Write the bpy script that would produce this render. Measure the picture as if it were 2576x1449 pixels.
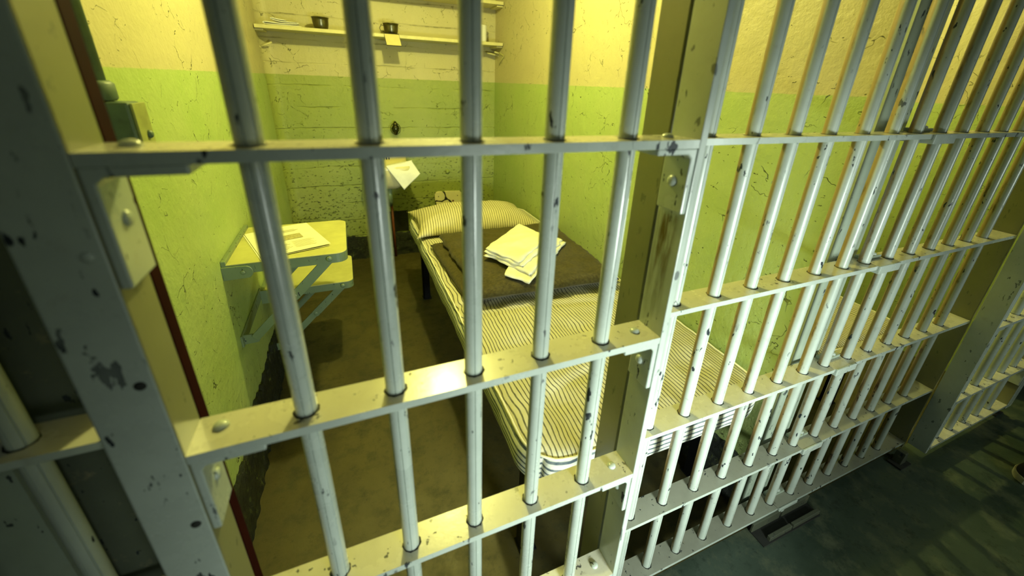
import bpy, bmesh, math, random
from mathutils import Vector, Matrix, noise
for o in list(bpy.data.objects): bpy.data.objects.remove(o)
scene = bpy.context.scene
COL = scene.collection
random.seed(7)

# ------------------------------------------------------------------ camera, world, lights, exposure
W_PX, H_PX = 2576, 1449
cam_d = bpy.data.cameras.new('camera'); cam = bpy.data.objects.new('camera', cam_d); COL.objects.link(cam)
cam_d.sensor_width = 36.0; cam_d.sensor_fit = 'HORIZONTAL'
cam_d.lens = 1002.06 / W_PX * 36.0
cam_d.shift_x = -18.83 / W_PX; cam_d.shift_y = -106.69 / W_PX
cam_d.clip_start = 0.02; cam_d.clip_end = 60
_r = Vector((0.92246, -0.38437, 0.036435)); _u = Vector((0.113708, 0.360642, 0.925747)); _f = Vector((0.368969, 0.849822, -0.376384))
m = Matrix((_r, _u, -_f)).transposed().to_4x4(); m.translation = Vector((-0.08164, -0.46222, 1.32737))
cam.matrix_world = m
cam_d.dof.use_dof = True; cam_d.dof.focus_distance = 1.3; cam_d.dof.aperture_fstop = 2.6
scene.camera = cam

scene.view_settings.view_transform = 'Standard'; scene.view_settings.look = 'None'
scene.view_settings.gamma = 1.0; scene.view_settings.use_curve_mapping = False
scene.view_settings.exposure = -0.15

w = bpy.data.worlds.new('world'); scene.world = w; w.use_nodes = True
w.node_tree.nodes['Background'].inputs[0].default_value = (0.55, 0.75, 0.55, 1)
w.node_tree.nodes['Background'].inputs[1].default_value = 0.02

def lamp(name, kind, loc, power, color, size=0.05, target=None, sy=None, angle=None):
    d = bpy.data.lights.new(name, kind); d.energy = power; d.color = color
    if kind == 'AREA':
        d.shape = 'RECTANGLE'; d.size = size; d.size_y = sy or size
        if angle: d.spread = angle
    else: d.shadow_soft_size = size
    o = bpy.data.objects.new(name, d); COL.objects.link(o); o.location = loc
    if target: o.rotation_euler = (Vector(target) - Vector(loc)).to_track_quat('-Z', 'Y').to_euler()
    return o
lamp('cell_bulb', 'POINT', (0.258, 1.18, 2.06), 74, (0.95, 0.91, 0.28), 0.028)
lamp('next_cell_bulb', 'POINT', (1.93, 1.38, 2.06), 60, (0.95, 0.91, 0.29), 0.028)
lamp('corridor_fill', 'AREA', (0.56, -1.30, 0.74), 10.5, (0.88, 1.0, 0.88), 0.42, (0.56, 0.0, 0.60), 0.30, math.radians(74))  # added low fill, narrow cone to brighten the middle bars; no lamp stands here
lamp('far_corridor_fill', 'AREA', (2.3, -1.7, 0.95), 3.2, (0.86, 1.0, 0.86), 0.40, (1.8, 0.0, 0.75), 0.30, math.radians(105))  # second added fill, lifts the bars at the far right
lamp('corridor_window_light', 'AREA', (0.75, -2.5, 3.1), 8, (0.86, 1.0, 0.86), 1.3, (0.5, 0.0, 0.5), 1.4)

# ------------------------------------------------------------------ node helpers
def new_mat(name):
    mt = bpy.data.materials.new(name); mt.use_nodes = True
    nt = mt.node_tree; return mt, nt, nt.nodes['Principled BSDF']
class NB:
    def __init__(s, nt): s.nt = nt
    def n(s, t, **k):
        x = s.nt.nodes.new(t)
        for a, b in k.items(): setattr(x, a, b)
        return x
    def L(s, a, b): s.nt.links.new(a, b)
    def val(s, sock, v):
        if isinstance(v, bpy.types.NodeSocket): s.L(v, sock)
        else: sock.default_value = v
    def pos(s, obj=False):
        if obj: return s.n('ShaderNodeTexCoord').outputs['Object']
        return s.n('ShaderNodeNewGeometry').outputs['Position']
    def noise(s, vec, scale, detail=4, rough=0.6, dist=0.0):
        x = s.n('ShaderNodeTexNoise'); s.L(vec, x.inputs['Vector']); x.inputs['Scale'].default_value = scale
        x.inputs['Detail'].default_value = detail; x.inputs['Roughness'].default_value = rough; x.inputs['Distortion'].default_value = dist
        return x.outputs['Fac']
    def ncol(s, vec, scale, detail=3):
        x = s.n('ShaderNodeTexNoise'); s.L(vec, x.inputs['Vector']); x.inputs['Scale'].default_value = scale
        x.inputs['Detail'].default_value = detail; return x.outputs['Color']
    def ramp(s, f, a, b, ca=0.0, cb=1.0, smooth=False):
        x = s.n('ShaderNodeMapRange'); x.clamp = True
        if smooth: x.interpolation_type = 'SMOOTHSTEP'
        s.L(f, x.inputs[0]); x.inputs[1].default_value = a; x.inputs[2].default_value = b
        x.inputs[3].default_value = ca; x.inputs[4].default_value = cb; return x.outputs[0]
    def math(s, op, a, b=0.0, c=None):
        x = s.n('ShaderNodeMath', operation=op); s.val(x.inputs[0], a); s.val(x.inputs[1], b)
        if c is not None: s.val(x.inputs[2], c)
        return x.outputs[0]
    def vmath(s, op, a, b=None, scale=None):
        x = s.n('ShaderNodeVectorMath', operation=op); s.val(x.inputs[0], a)
        if b is not None: s.val(x.inputs[1], b)
        if scale is not None: x.inputs['Scale'].default_value = scale
        return x.outputs[0]
    def mix(s, f, a, b):
        x = s.n('ShaderNodeMix', data_type='RGBA'); s.val(x.inputs[0], f)
        for i, v in ((6, a), (7, b)):
            if isinstance(v, bpy.types.NodeSocket): s.L(v, x.inputs[i])
            else: x.inputs[i].default_value = (*v, 1) if len(v) == 3 else v
        return x.outputs[2]
    def sep(s, v):
        x = s.n('ShaderNodeSeparateXYZ'); s.L(v, x.inputs[0]); return x.outputs
    def comb(s, a, b, c):
        x = s.n('ShaderNodeCombineXYZ'); s.val(x.inputs[0], a); s.val(x.inputs[1], b); s.val(x.inputs[2], c); return x.outputs[0]
    def bump(s, h, strength, dist, normal=None):
        x = s.n('ShaderNodeBump'); x.inputs['Strength'].default_value = strength; x.inputs['Distance'].default_value = dist
        s.L(h, x.inputs['Height'])
        if normal is not None: s.L(normal, x.inputs['Normal'])
        return x.outputs['Normal']
    def voro_edge(s, vec, scale):
        x = s.n('ShaderNodeTexVoronoi', feature='DISTANCE_TO_EDGE'); s.L(vec, x.inputs['Vector']); x.inputs['Scale'].default_value = scale
        return x.outputs['Distance']

def simple(name, color, rough=0.6, metal=0.0, var=0.12, nscale=30, bump=0.0, bscale=200, spec=0.5, sheen=0.0):
    mt, nt, p = new_mat(name); b = NB(nt); v = b.pos(True)
    f = b.noise(v, nscale)
    c2 = tuple(c * (1 - var * 2) for c in color); c1 = tuple(min(1, c * (1 + var)) for c in color)
    b.L(b.mix(b.ramp(f, .3, .7), c2, c1), p.inputs['Base Color'])
    p.inputs['Roughness'].default_value = rough; p.inputs['Metallic'].default_value = metal
    p.inputs['Specular IOR Level'].default_value = spec
    if sheen: p.inputs['Sheen Weight'].default_value = sheen
    if bump: b.L(b.bump(b.noise(v, bscale, 3), bump, 0.002), p.inputs['Normal'])
    return mt

def steel_paint(name, base, dirt=0.5, chips=0.5, rough=0.32, rust=0.0, stain=False):  # rust adds flecks and also the painted lamplight on the rear rim
    """thick glossy enamel on prison steel with dark chips and brown grime"""
    mt, nt, p = new_mat(name); b = NB(nt); v = b.pos()
    big = b.noise(v, 9, 5, .65)
    col = b.mix(b.ramp(big, .35, .7), tuple(c * .84 for c in base), base)
    grime = b.ramp(b.noise(v, 38, 6, .7), .60, .80)
    gm = b.math('MULTIPLY', grime, dirt)
    col = b.mix(gm, col, (0.25, 0.22, 0.13))
    if rust:  # lamplight tint on the rear rim first, then rust flecks
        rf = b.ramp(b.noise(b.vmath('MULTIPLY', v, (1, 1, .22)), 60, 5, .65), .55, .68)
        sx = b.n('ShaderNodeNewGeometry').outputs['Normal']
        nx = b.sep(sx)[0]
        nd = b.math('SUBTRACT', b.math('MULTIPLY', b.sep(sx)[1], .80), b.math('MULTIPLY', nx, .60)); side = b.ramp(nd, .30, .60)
        col = b.mix(b.math('MULTIPLY', b.ramp(nd, .42, .66), .85), col, (0.27, 0.16, 0.035))  # tan lamplight put into the colour by surface normal
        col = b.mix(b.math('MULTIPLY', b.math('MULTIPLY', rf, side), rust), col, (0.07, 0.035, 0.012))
    wide = b.ramp(b.noise(v, 7, 2, .5), .38, .50)
    ch = b.ramp(b.noise(b.vmath('MULTIPLY', v, (1, 1, .42)), 75, 3, .55), .65, .675)
    ch = b.math('MULTIPLY', b.math('MULTIPLY', ch, wide), chips)
    big_ch = b.math('MULTIPLY', b.ramp(b.noise(b.vmath('MULTIPLY', v, (1, 1, .35)), 46, 4, .6), .69, .705), b.ramp(b.noise(v, 5.3, 2, .5), .48, .55))
    ch = b.math('MAXIMUM', ch, b.math('MULTIPLY', big_ch, chips))
    col = b.mix(ch, col, (0.012, 0.02, 0.028))
    if stain:
        xyz = b.sep(v)
        zz = b.math('ADD', xyz[2], b.math('MULTIPLY', b.noise(v, 60, 3), .04))
        msk = b.math('MULTIPLY', b.ramp(zz, .95, 1.13), b.ramp(zz, 1.175, 1.165))
        yy = b.ramp(b.math('ABSOLUTE', b.math('ADD', xyz[1], .012)), .026, .012)
        drip = b.ramp(b.noise(b.vmath('MULTIPLY', v, (1, 1, .12)), 90, 3), .36, .58)
        col = b.mix(b.math('MULTIPLY', b.math('MULTIPLY', msk, yy), drip), col, (0.11, 0.07, 0.012))
    b.L(col, p.inputs['Base Color'])
    b.L(b.math('ADD', b.math('MULTIPLY', ch, .45), b.ramp(big, .3, .7, rough, rough + .14)), p.inputs['Roughness'])
    h = b.math('SUBTRACT', b.math('MULTIPLY', b.noise(v, 110, 3), .5), b.math('MULTIPLY', ch, 1.0))
    b.L(b.bump(h, .35, .0012), p.inputs['Normal'])
    p.inputs['Coat Weight'].default_value = .5; p.inputs['Coat Roughness'].default_value = .22
    return mt

def wall_mat(name, cream, green, split=1.328, lines=True, peel=0.5, base_rough=1.0, end_paint=None, end_y=None):
    mt, nt, p = new_mat(name); b = NB(nt); v = b.pos(); xyz = b.sep(v)
    edge = b.math('ADD', xyz[2], b.math('MULTIPLY', b.math('SUBTRACT', b.noise(v, 24, 3), .5), .006))
    up = b.ramp(edge, split - .0012, split + .0012)
    col = b.mix(up, green, cream)
    patch = b.ramp(b.noise(v, 3.2, 5, .6), .3, .7)
    col = b.mix(b.math('MULTIPLY', patch, .55), col, b.mix(up, tuple(c * f for c, f in zip(green, (1.25, 1.08, 1.5))), tuple(c * f for c, f in zip(cream, (1.0, .96, 1.1)))))
    # hair cracks: edges of warped cells, only here and there
    warp = b.vmath('ADD', v, b.vmath('SCALE', b.ncol(v, 9, 4), scale=.16))
    e = b.voro_edge(warp, 8.5)
    crack = b.ramp(e, .010, .003)
    mk = b.ramp(b.noise(v, 4.1, 3), .50, .58)
    brk = b.ramp(b.noise(v, 26, 2), .48, .54)
    crack = b.math('MULTIPLY', crack, b.math('MULTIPLY', mk, brk))
    # small chips / pocks, more of them lower down
    low = b.ramp(xyz[2], 1.1, .35, .12, 1.0)
    pk = b.math('ADD', b.noise(b.vmath('MULTIPLY', v, (1, 1, 1.9)), 44, 5, .65), b.math('MULTIPLY', low, .075 * peel))
    pk = b.math('ADD', pk, b.math('MULTIPLY', b.math('SUBTRACT', b.noise(v, 3.5, 2), .5), .10))
    pk = b.ramp(pk, .685, .71)
    dark = b.math('MAXIMUM', crack, b.math('MINIMUM', pk, 1.0))
    h = b.math('MULTIPLY', dark, -1.6)
    if lines:   # board marks of the cast concrete
        zw = b.math('ADD', xyz[2], b.math('MULTIPLY', b.noise(v, 3.0, 3), .035))
        fr = b.math('FRACT', b.math('MULTIPLY', zw, 7.4))
        ln = b.ramp(b.math('ABSOLUTE', b.math('SUBTRACT', fr, .5)), .035, .008)
        lm = b.ramp(b.noise(b.vmath('MULTIPLY', v, (1, 1, 3)), 2.6, 3), .42, .56)
        ln = b.math('MULTIPLY', ln, lm)
        h = b.math('SUBTRACT', h, b.math('MULTIPLY', ln, 1.1))
        thin = b.math('MULTIPLY', ln, b.ramp(b.noise(v, 17, 3), .5, .62))
        dark = b.math('MAXIMUM', dark, b.math('MULTIPLY', thin, .55))
    col = b.mix(b.math('MULTIPLY', dark, .85), col, (0.05, 0.06, 0.015))
    b.L(col, p.inputs['Base Color'])
    p.inputs['Roughness'].default_value = .48 * base_rough; p.inputs['Specular IOR Level'].default_value = .35
    h = b.math('ADD', h, b.math('MULTIPLY', b.noise(v, 13, 6, .65), 1.6))
    h = b.math('ADD', h, b.math('MULTIPLY', b.noise(v, 85, 3, .6), .30))
    b.L(b.bump(h, .85, .0045), p.inputs['Normal'])
    return mt

def floor_mat(name, c1, c2, c3, rough=.55, s=1.0):
    mt, nt, p = new_mat(name); b = NB(nt); v = b.pos()
    a = b.noise(v, 2.4 * s, 7, .62, .6); d = b.noise(v, 11 * s, 6, .7); g = b.noise(v, 46, 4, .6)
    col = b.mix(b.ramp(a, .38, .62), c1, c2); col = b.mix(b.math('MULTIPLY', b.ramp(d, .5, .66), .75), col, c3)
    col = b.mix(b.math('MULTIPLY', b.ramp(b.noise(v, 19*s, 5, .75), .55, .66), .55), col, tuple(c*.5 for c in c1))
    col = b.mix(b.math('MULTIPLY', b.ramp(g, .62, .72), .6), col, tuple(c * .35 for c in c1))
    b.L(col, p.inputs['Base Color']); b.L(b.ramp(d, .3, .7, rough - .12, rough + .15), p.inputs['Roughness'])
    b.L(b.bump(b.math('ADD', b.noise(v, 30, 5), b.math('MULTIPLY', a, .6)), .35, .003), p.inputs['Normal'])
    return mt

def ticking(name, period, width, base, stripe, double=False, warp=.0016):
    """striped ticking; stripes follow the UV u coordinate (metres)"""
    mt, nt, p = new_mat(name); b = NB(nt)
    uv = b.n('ShaderNodeTexCoord').outputs['UV']; v = b.pos(); u = b.sep(uv)[0]
    u = b.math('ADD', u, b.math('MULTIPLY', b.math('SUBTRACT', b.noise(v, 26, 3), .5), warp * 2))
    fr = b.math('FRACT', b.math('DIVIDE', u, period))
    d = b.math('ABSOLUTE', b.math('SUBTRACT', fr, .5))
    st = b.ramp(d, width * .5 + .05, width * .5 - .05)
    col = b.mix(b.math('MULTIPLY', st, b.ramp(b.noise(v, 60, 3), .2, .6, .7, .95)), b.mix(b.ramp(b.noise(v, 6, 4), .4, .75), base, tuple(c * .86 for c in base)), stripe)
    b.L(col, p.inputs['Base Color']); p.inputs['Roughness'].default_value = .85; p.inputs['Specular IOR Level'].default_value = .2
    h = b.math('ADD', b.math('MULTIPLY', b.noise(v, 18, 4, .6), 1.2), b.math('MULTIPLY', b.noise(v, 320, 2), .12))
    b.L(b.bump(h, .5, .006), p.inputs['Normal'])
    return mt

STEEL = (0.53, 0.60, 0.54)
RAIL = (0.64, 0.63, 0.52)
M = {}
M['steel'] = steel_paint('painted_steel', STEEL, .35, 1.0, rough=.2)
M['rail'] = steel_paint('painted_rail_steel', RAIL, .6, .9, rough=.2)
M['rail_dusty'] = steel_paint('dusty_rail_steel', (0.33, 0.34, 0.27), .9, 1.0, rough=.55)
M['steel_lit_rim_rust'] = steel_paint('painted_steel_lit_rim_rust', STEEL, .45, 1.0, rust=1.0)  # rim lamplight painted into the colour, plus rust flecks
M['steel_stain'] = steel_paint('painted_steel_stained', STEEL, .4, .7, stain=True)
M['steel_plain'] = steel_paint('painted_steel_olive', (0.24, 0.245, 0.135), .5, .35, rough=.4)  # darker olive tone for the posts and the stile's web
M['gap'] = simple('dark_gap', (0.02, 0.022, 0.018), .8)
M['red_edge'] = simple('dark_red_paint', (0.020, 0.0006, 0.0012), .8, spec=.08)
M['cream_shelf'] = simple('cream_shelf_paint', (0.60, 0.56, 0.27), .4, var=.06)
M['wall'] = wall_mat('cell_wall_paint', (0.47, 0.43, 0.235), (0.315, 0.42, 0.125), lines=False)
M['wall_back'] = wall_mat('cell_back_wall_paint', (0.46, 0.43, 0.21), (0.255, 0.315, 0.065), lines=True, peel=1.45)
M['wall_next'] = wall_mat('next_cell_wall_paint', (0.47, 0.43, 0.235), (0.315, 0.42, 0.125), split=1.312, lines=False)
M['jamb'] = steel_paint('jamb_grey_paint', (0.36, 0.43, 0.35), .5, .9, rough=.5)
M['jamb_dark'] = steel_paint('shaded_stained_front_wall_paint', (0.10, 0.12, 0.085), .9, 1.0, rough=.6)  # jamb paint with the front wall's shade in its colour, plus stains
M['floor'] = floor_mat('cell_floor_concrete', (0.046, 0.039, 0.012), (0.074, 0.062, 0.018), (0.028, 0.030, 0.010))
M['corridor'] = floor_mat('corridor_floor_concrete', (0.022, 0.040, 0.028), (0.055, 0.080, 0.058), (0.12, 0.135, 0.08), rough=.5, s=.8)
M['tar'] = None
M['ticking'] = ticking('mattress_ticking', .0125, .27, (0.60, 0.57, 0.41), (0.07, 0.075, 0.06))
M['ticking_side'] = ticking('mattress_side_ticking', .0150, .36, (0.66, 0.67, 0.58), (0.05, 0.08, 0.11))
M['ticking_pillow'] = ticking('pillow_ticking', .0135, .32, (0.64, 0.59, 0.38), (0.16, 0.15, 0.06), warp=.0008)
M['blanket'] = simple('brown_wool', (0.064, 0.053, 0.014), .95, var=.25, nscale=90, bump=.8, bscale=380, spec=.1, sheen=.15)
M['linen'] = simple('cream_linen', (0.84, 0.82, 0.66), .9, var=.05, nscale=12, bump=.35, bscale=240, spec=.15)
M['white_cloth'] = simple('white_cotton', (0.85, 0.85, 0.76), .9, var=.04, nscale=20, bump=.5, bscale=260, spec=.15)
M['bedframe'] = simple('dark_blue_bed_steel', (0.003, 0.004, 0.006), .6, spec=.25)
M['table_top'] = simple('cream_green_enamel', (0.52, 0.51, 0.18), .42, var=.07, nscale=14, bump=.15)
M['table_edge'] = steel_paint('table_steel_paint', (0.17, 0.235, 0.125), .5, .9, rough=.45)
M['paper'] = simple('aged_paper', (0.80, 0.78, 0.58), .8, var=.03)
M['print'] = simple('printed_grey', (0.42, 0.38, 0.18), .8, var=.2, nscale=160)
M['cup'] = simple('dull_steel_cup', (0.16, 0.15, 0.08), .28, metal=1.0, var=.1)
M['mirror_frame'] = simple('black_frame', (0.015, 0.015, 0.01), .4)
M['mirror'] = simple('yellow_reflection_mirror_card', (0.66, 0.58, 0.25), .35, var=.03)  # reflection of the yellow wall painted as a flat colour
M['porcelain'] = simple('yellowed_porcelain', (0.78, 0.72, 0.40), .22, var=.05, nscale=8)
M['brass'] = simple('tarnished_brass', (0.07, 0.07, 0.03), .25, metal=.9, var=.2)
M['lockbox'] = simple('lock_box_green_paint', (0.10, 0.16, 0.11), .5, var=.15)
M['lockplate'] = simple('lock_plate_olive_paint', (0.30, 0.33, 0.10), .5, var=.12)
M['black'] = simple('black_hole', (0.006, 0.007, 0.005), .8)
M['rustpipe'] = simple('rust_red_pipe_paint', (0.16, 0.04, 0.015), .6)
M['bronze'] = steel_paint('worn_track_steel', (0.075, 0.085, 0.055), .9, 1.0, rough=.5)
M['canvas'] = simple('black_canvas', (0.012, 0.012, 0.010), .85, bump=.4)
M['rubber'] = simple('off_white_rubber', (0.42, 0.42, 0.30), .6)
M['lace'] = simple('dark_lace', (0.05, 0.05, 0.04), .8)
def tar_mat():
    mt, nt, p = new_mat('black_tar_paint'); b = NB(nt); v = b.pos()
    f = b.ramp(b.noise(v, 42, 6, .75, 1.2), .56, .66)
    b.L(b.mix(f, (0.008, 0.012, 0.007), (0.10, 0.13, 0.03)), p.inputs['Base Color']); p.inputs['Roughness'].default_value = .45
    b.L(b.bump(b.noise(v, 55, 6, .8), 1.0, .008), p.inputs['Normal']); return mt
M['tar'] = tar_mat()

# ------------------------------------------------------------------ geometry helpers
def link(name, bm, mats, parent=None, smooth=False, bevel=0.0, label=None):
    me = bpy.data.meshes.new(name); bmesh.ops.recalc_face_normals(bm, faces=bm.faces); bm.to_mesh(me); bm.free()
    if not isinstance(mats, (list, tuple)): mats = [mats]
    for x in mats: me.materials.append(x)
    o = bpy.data.objects.new(name, me); COL.objects.link(o)
    if parent: o.parent = parent
    if smooth:
        for f in me.polygons: f.use_smooth = True
    if bevel:
        md = o.modifiers.new('bevel', 'BEVEL'); md.width = bevel; md.segments = 2; md.limit_method = 'ANGLE'; md.angle_limit = math.radians(40)
    if label: o['label'] = label
    return o
def tag(o, label, cat, group=None):
    o['label'] = label; o['category'] = cat
    if group: o['group'] = group
    return o
def thing(name, label, cat, loc=(0, 0, 0), group=None):
    o = bpy.data.objects.new(name, None); COL.objects.link(o); o.location = loc; o.empty_display_size = .05
    return tag(o, label, cat, group)
def struct(o): o['kind'] = 'structure'; return o
def box(bm, x0, x1, y0, y1, z0, z1, mi=0):
    vs = [bm.verts.new(p) for p in ((x0,y0,z0),(x1,y0,z0),(x1,y1,z0),(x0,y1,z0),(x0,y0,z1),(x1,y0,z1),(x1,y1,z1),(x0,y1,z1))]
    for q in ((0,3,2,1),(4,5,6,7),(0,1,5,4),(1,2,6,5),(2,3,7,6),(3,0,4,7)):
        f = bm.faces.new([vs[i] for i in q]); f.material_index = mi
    return vs
def prism(bm, pts, axis, a, b, mi=0):
    """pts: outline in the two other axes; extruded along axis from a to b"""
    def P(p, t):
        return {'x': (t, p[0], p[1]), 'y': (p[0], t, p[1]), 'z': (p[0], p[1], t)}[axis]
    A = [bm.verts.new(P(p, a)) for p in pts]; B = [bm.verts.new(P(p, b)) for p in pts]
    n = len(pts)
    f = bm.faces.new(A); f.material_index = mi; f = bm.faces.new(B[::-1]); f.material_index = mi
    for i in range(n):
        f = bm.faces.new((A[i], B[i], B[(i+1) % n], A[(i+1) % n])); f.material_index = mi
def lathe(bm, prof, c=(0, 0, 0), n=28, axis='z', mi=0):
    rings = []
    for r, h in prof:
        ring = []
        for k in range(n):
            a = 2 * math.pi * k / n; x, y = r * math.cos(a), r * math.sin(a)
            p = {'z': (x, y, h), 'x': (h, x, y), 'y': (x, h, y)}[axis]
            ring.append(bm.verts.new(Vector(p) + Vector(c)))
        rings.append(ring)
    for a, b in zip(rings, rings[1:]):
        for k in range(n):
            f = bm.faces.new((a[k], a[(k+1) % n], b[(k+1) % n], b[k])); f.material_index = mi
    for ring in (rings[0], rings[-1]):
        if max((v.co - ring[0].co).length for v in ring) > 1e-5:
            f = bm.faces.new(ring); f.material_index = mi
def tube(bm, pts, r, n=10, closed=False):
    pts = [Vector(p) for p in pts]; rings = []
    N = len(pts)
    for i, p in enumerate(pts):
        a = pts[(i-1) % N] if (i or closed) else p; b = pts[(i+1) % N] if (i < N-1 or closed) else p
        t = (b - a).normalized(); up = Vector((0, 0, 1)) if abs(t.z) < .9 else Vector((0, 1, 0))
        s = t.cross(up).normalized(); q = s.cross(t)
        rings.append([bm.verts.new(p + r * (math.cos(2*math.pi*k/n) * s + math.sin(2*math.pi*k/n) * q)) for k in range(n)])
    for i in range(N if closed else N-1):
        a, b = rings[i], rings[(i+1) % N]
        for k in range(n): bm.faces.new((a[k], a[(k+1) % n], b[(k+1) % n], b[k]))
    if not closed: bm.faces.new(rings[0]); bm.faces.new(rings[-1][::-1])
def rivet_bm(c, axis, sgn, r=.0085, h=.0055):
    bm = bmesh.new(); prof = [(r, 0), (r*.96, h*.35), (r*.78, h*.72), (r*.45, h*.95), (0.0006, h)]
    lathe(bm, [(a, sgn * b) for a, b in prof], c, 20, axis); return bm
def round_poly(pts, r, seg=6):
    out = []; n = len(pts)
    for i, p in enumerate(pts):
        rr = r[i] if isinstance(r, (list, tuple)) else r
        p = Vector(p); a = (Vector(pts[i-1]) - p).normalized(); b = (Vector(pts[(i+1) % n]) - p).normalized()
        if rr <= 0: out.append(tuple(p)); continue
        ang = a.angle(b); d = rr / math.tan(ang/2); c = p + (a + b).normalized() * rr / math.sin(ang/2)
        s = p + a*d - c; e = p + b*d - c
        for k in range(seg+1):
            t = k/seg; v = s.slerp(e, t) if s.angle(e) > 1e-4 else s
            out.append(tuple(c + v.normalized()*rr))
    return out

# ------------------------------------------------------------------ setting
def wall_grid(bm, p0, pu, pv, nu, nv, amp, nrm, mi=0):
    """a slightly uneven wall face"""
    p0, pu, pv, nrm = map(Vector, (p0, pu, pv, nrm)); g = []
    for j in range(nv+1):
        row = []
        for i in range(nu+1):
            p = p0 + pu*i/nu + pv*j/nv
            e = 0 if i in (0, nu) or j in (0, nv) else 1
            row.append(bm.verts.new(p + nrm * amp * e * noise.noise(p*2.3)))
        g.append(row)
    for j in range(nv):
        for i in range(nu):
            f = bm.faces.new((g[j][i], g[j][i+1], g[j+1][i+1], g[j+1][i])); f.material_index = mi; f.smooth = True
XL, XR, YB, YF, ZC = -.502, 1.018, 2.673, .088, 2.14
XR2 = 1.140
def side_wall(name, x_in, x_out, mat, yb=YB+.15):
    bm = bmesh.new(); box(bm, min(x_in, x_out), max(x_in, x_out), YF+.02, yb, -.02, ZC)
    s = 1 if x_out > x_in else -1
    box(bm, min(x_in, x_out) + .001, max(x_in, x_out) - .001, YF, YF+.02, -.02, ZC, 1)
    return struct(link(name, bm, [mat, M['jamb']]))
side_wall('wall_left', XL, XL-.13, M['wall'])
side_wall('wall_right', XR, XR2, M['wall'])
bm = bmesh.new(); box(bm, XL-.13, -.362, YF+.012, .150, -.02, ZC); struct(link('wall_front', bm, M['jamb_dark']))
side_wall('wall_right', 2.70, 2.82, M['wall_next'])
bm = bmesh.new(); box(bm, XL, XR, YB, YB+.15, -.02, ZC); struct(link('wall_back', bm, M['wall_back']))
bm = bmesh.new(); box(bm, XR2, 2.70, YB, YB+.15, -.02, ZC); struct(link('wall_back', bm, M['wall_next']))
bm = bmesh.new(); box(bm, XL, XR, YF, YB, ZC, ZC+.1); struct(link('ceiling', bm, M['cream_shelf']))
bm = bmesh.new(); box(bm, XR2, 2.70, YF, YB, ZC, ZC+.1); struct(link('ceiling', bm, M['cream_shelf']))
bm = bmesh.new(); box(bm, -3.0, 6.0, .0, .09, 2.16, 3.4); struct(link('wall_front', bm, M['jamb']))
bm = bmesh.new(); box(bm, XL, XR, .03, YB, -.10, 0); struct(link('floor', bm, M['floor']))
bm = bmesh.new(); box(bm, XR2, 2.70, .03, YB, -.10, 0); struct(link('floor', bm, M['floor']))
bm = bmesh.new(); box(bm, -3.0, 6.0, -3.6, .03, -.10, 0); struct(link('floor', bm, M['corridor']))
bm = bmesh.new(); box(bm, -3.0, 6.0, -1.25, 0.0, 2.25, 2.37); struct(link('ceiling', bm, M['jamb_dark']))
bm = bmesh.new(); box(bm, -3.0, 6.0, -3.75, -3.6, -.02, 4.2); struct(link('wall_corridor', bm, M['jamb']))
# softened back left corner
bm = bmesh.new()
pts = [(XL-.001, YB+.001), (XL-.001, YB-.075)]
for k in range(9):
    a = math.pi/2 * k/8; pts.append((XL+.062 - .062*math.cos(a), YB-.075 + .075*math.sin(a)))
prism(bm, pts[:1] + pts[1:], 'z', 0, ZC); struct(link('trim_1', bm, M['wall_back'], smooth=False))
# rough tarred skirting
def tar_strip(name, p0, p1, nrm, h, t):
    p0, p1, nrm = Vector(p0), Vector(p1), Vector(nrm); L = (p1-p0).length; nu = int(L/.012); bm = bmesh.new(); nv = 14; g = []
    for i in range(nu+1):
        q = p0.lerp(p1, i/nu); row = []
        top = h * (1 + .13 * noise.noise(q*9) + .07 * noise.noise(q*45))
        for j in range(nv+1):
            s = j/nv; p = q + Vector((0, 0, top*s))
            d = t * (1.0 - .35*s) * (1 + .5*noise.noise(p*22) + .35*noise.noise(p*60))
            row.append(bm.verts.new(p + nrm*max(.003, d)))
        row.append(bm.verts.new(q + Vector((0, 0, top*1.01)) + nrm*-.002)); g.append(row)
    for i in range(nu):
        for j in range(nv+1): bm.faces.new((g[i][j], g[i+1][j], g[i+1][j+1], g[i][j+1]))
    return struct(link(name, bm, M['tar'], smooth=True))
tar_strip('baseboard_left', (XL, .10, 0), (XL, YB-.02, 0), (1, 0, 0), .215, .017)
tar_strip('baseboard_back', (XL+.05, YB, 0), (XR, YB, 0), (0, -1, 0), .19, .02)
tar_strip('baseboard_right', (XR, .10, 0), (XR, YB, 0), (-1, 0, 0), .19, .015)

# ------------------------------------------------------------------ barred fronts
def bar_profile(r=.0125, grooves=(-8, 40)):
    pts = []; n = 40
    base = [360*k/n for k in range(n)]
    ang = sorted(set(base) | {(g+d) % 360 for g in [270+x for x in grooves] for d in (-5.5, 0, 5.5)})
    gs = [(270+x) % 360 for x in grooves]
    for a in ang:
        rr = r
        for g in gs:
            if abs((a-g+180) % 360 - 180) < 1: rr = r*.86
        if any(1 < abs((a-g+180) % 360 - 180) < 5.2 for g in gs): continue
        pts.append((rr*math.cos(math.radians(a)), rr*math.sin(math.radians(a))))
    return pts
PROF = bar_profile()
def bar_mesh(x, y, z0, z1, r=1.0):
    bm = bmesh.new(); pts = [(x + p[0]*r, y + p[1]*r) for p in PROF]
    nz = 14; rings = []
    for k in range(nz+1):
        z = z0 + (z1-z0)*k/nz
        ox = .0006*noise.noise(Vector((x*7, y, z*3)))
        rings.append([bm.verts.new((p[0]+ox, p[1], z)) for p in pts])
    n = len(pts)
    for a, b in zip(rings, rings[1:]):
        for i in range(n): bm.faces.new((a[i], a[(i+1) % n], b[(i+1) % n], b[i]))
    bm.faces.new(rings[0][::-1]); bm.faces.new(rings[-1]); return bm
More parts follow.
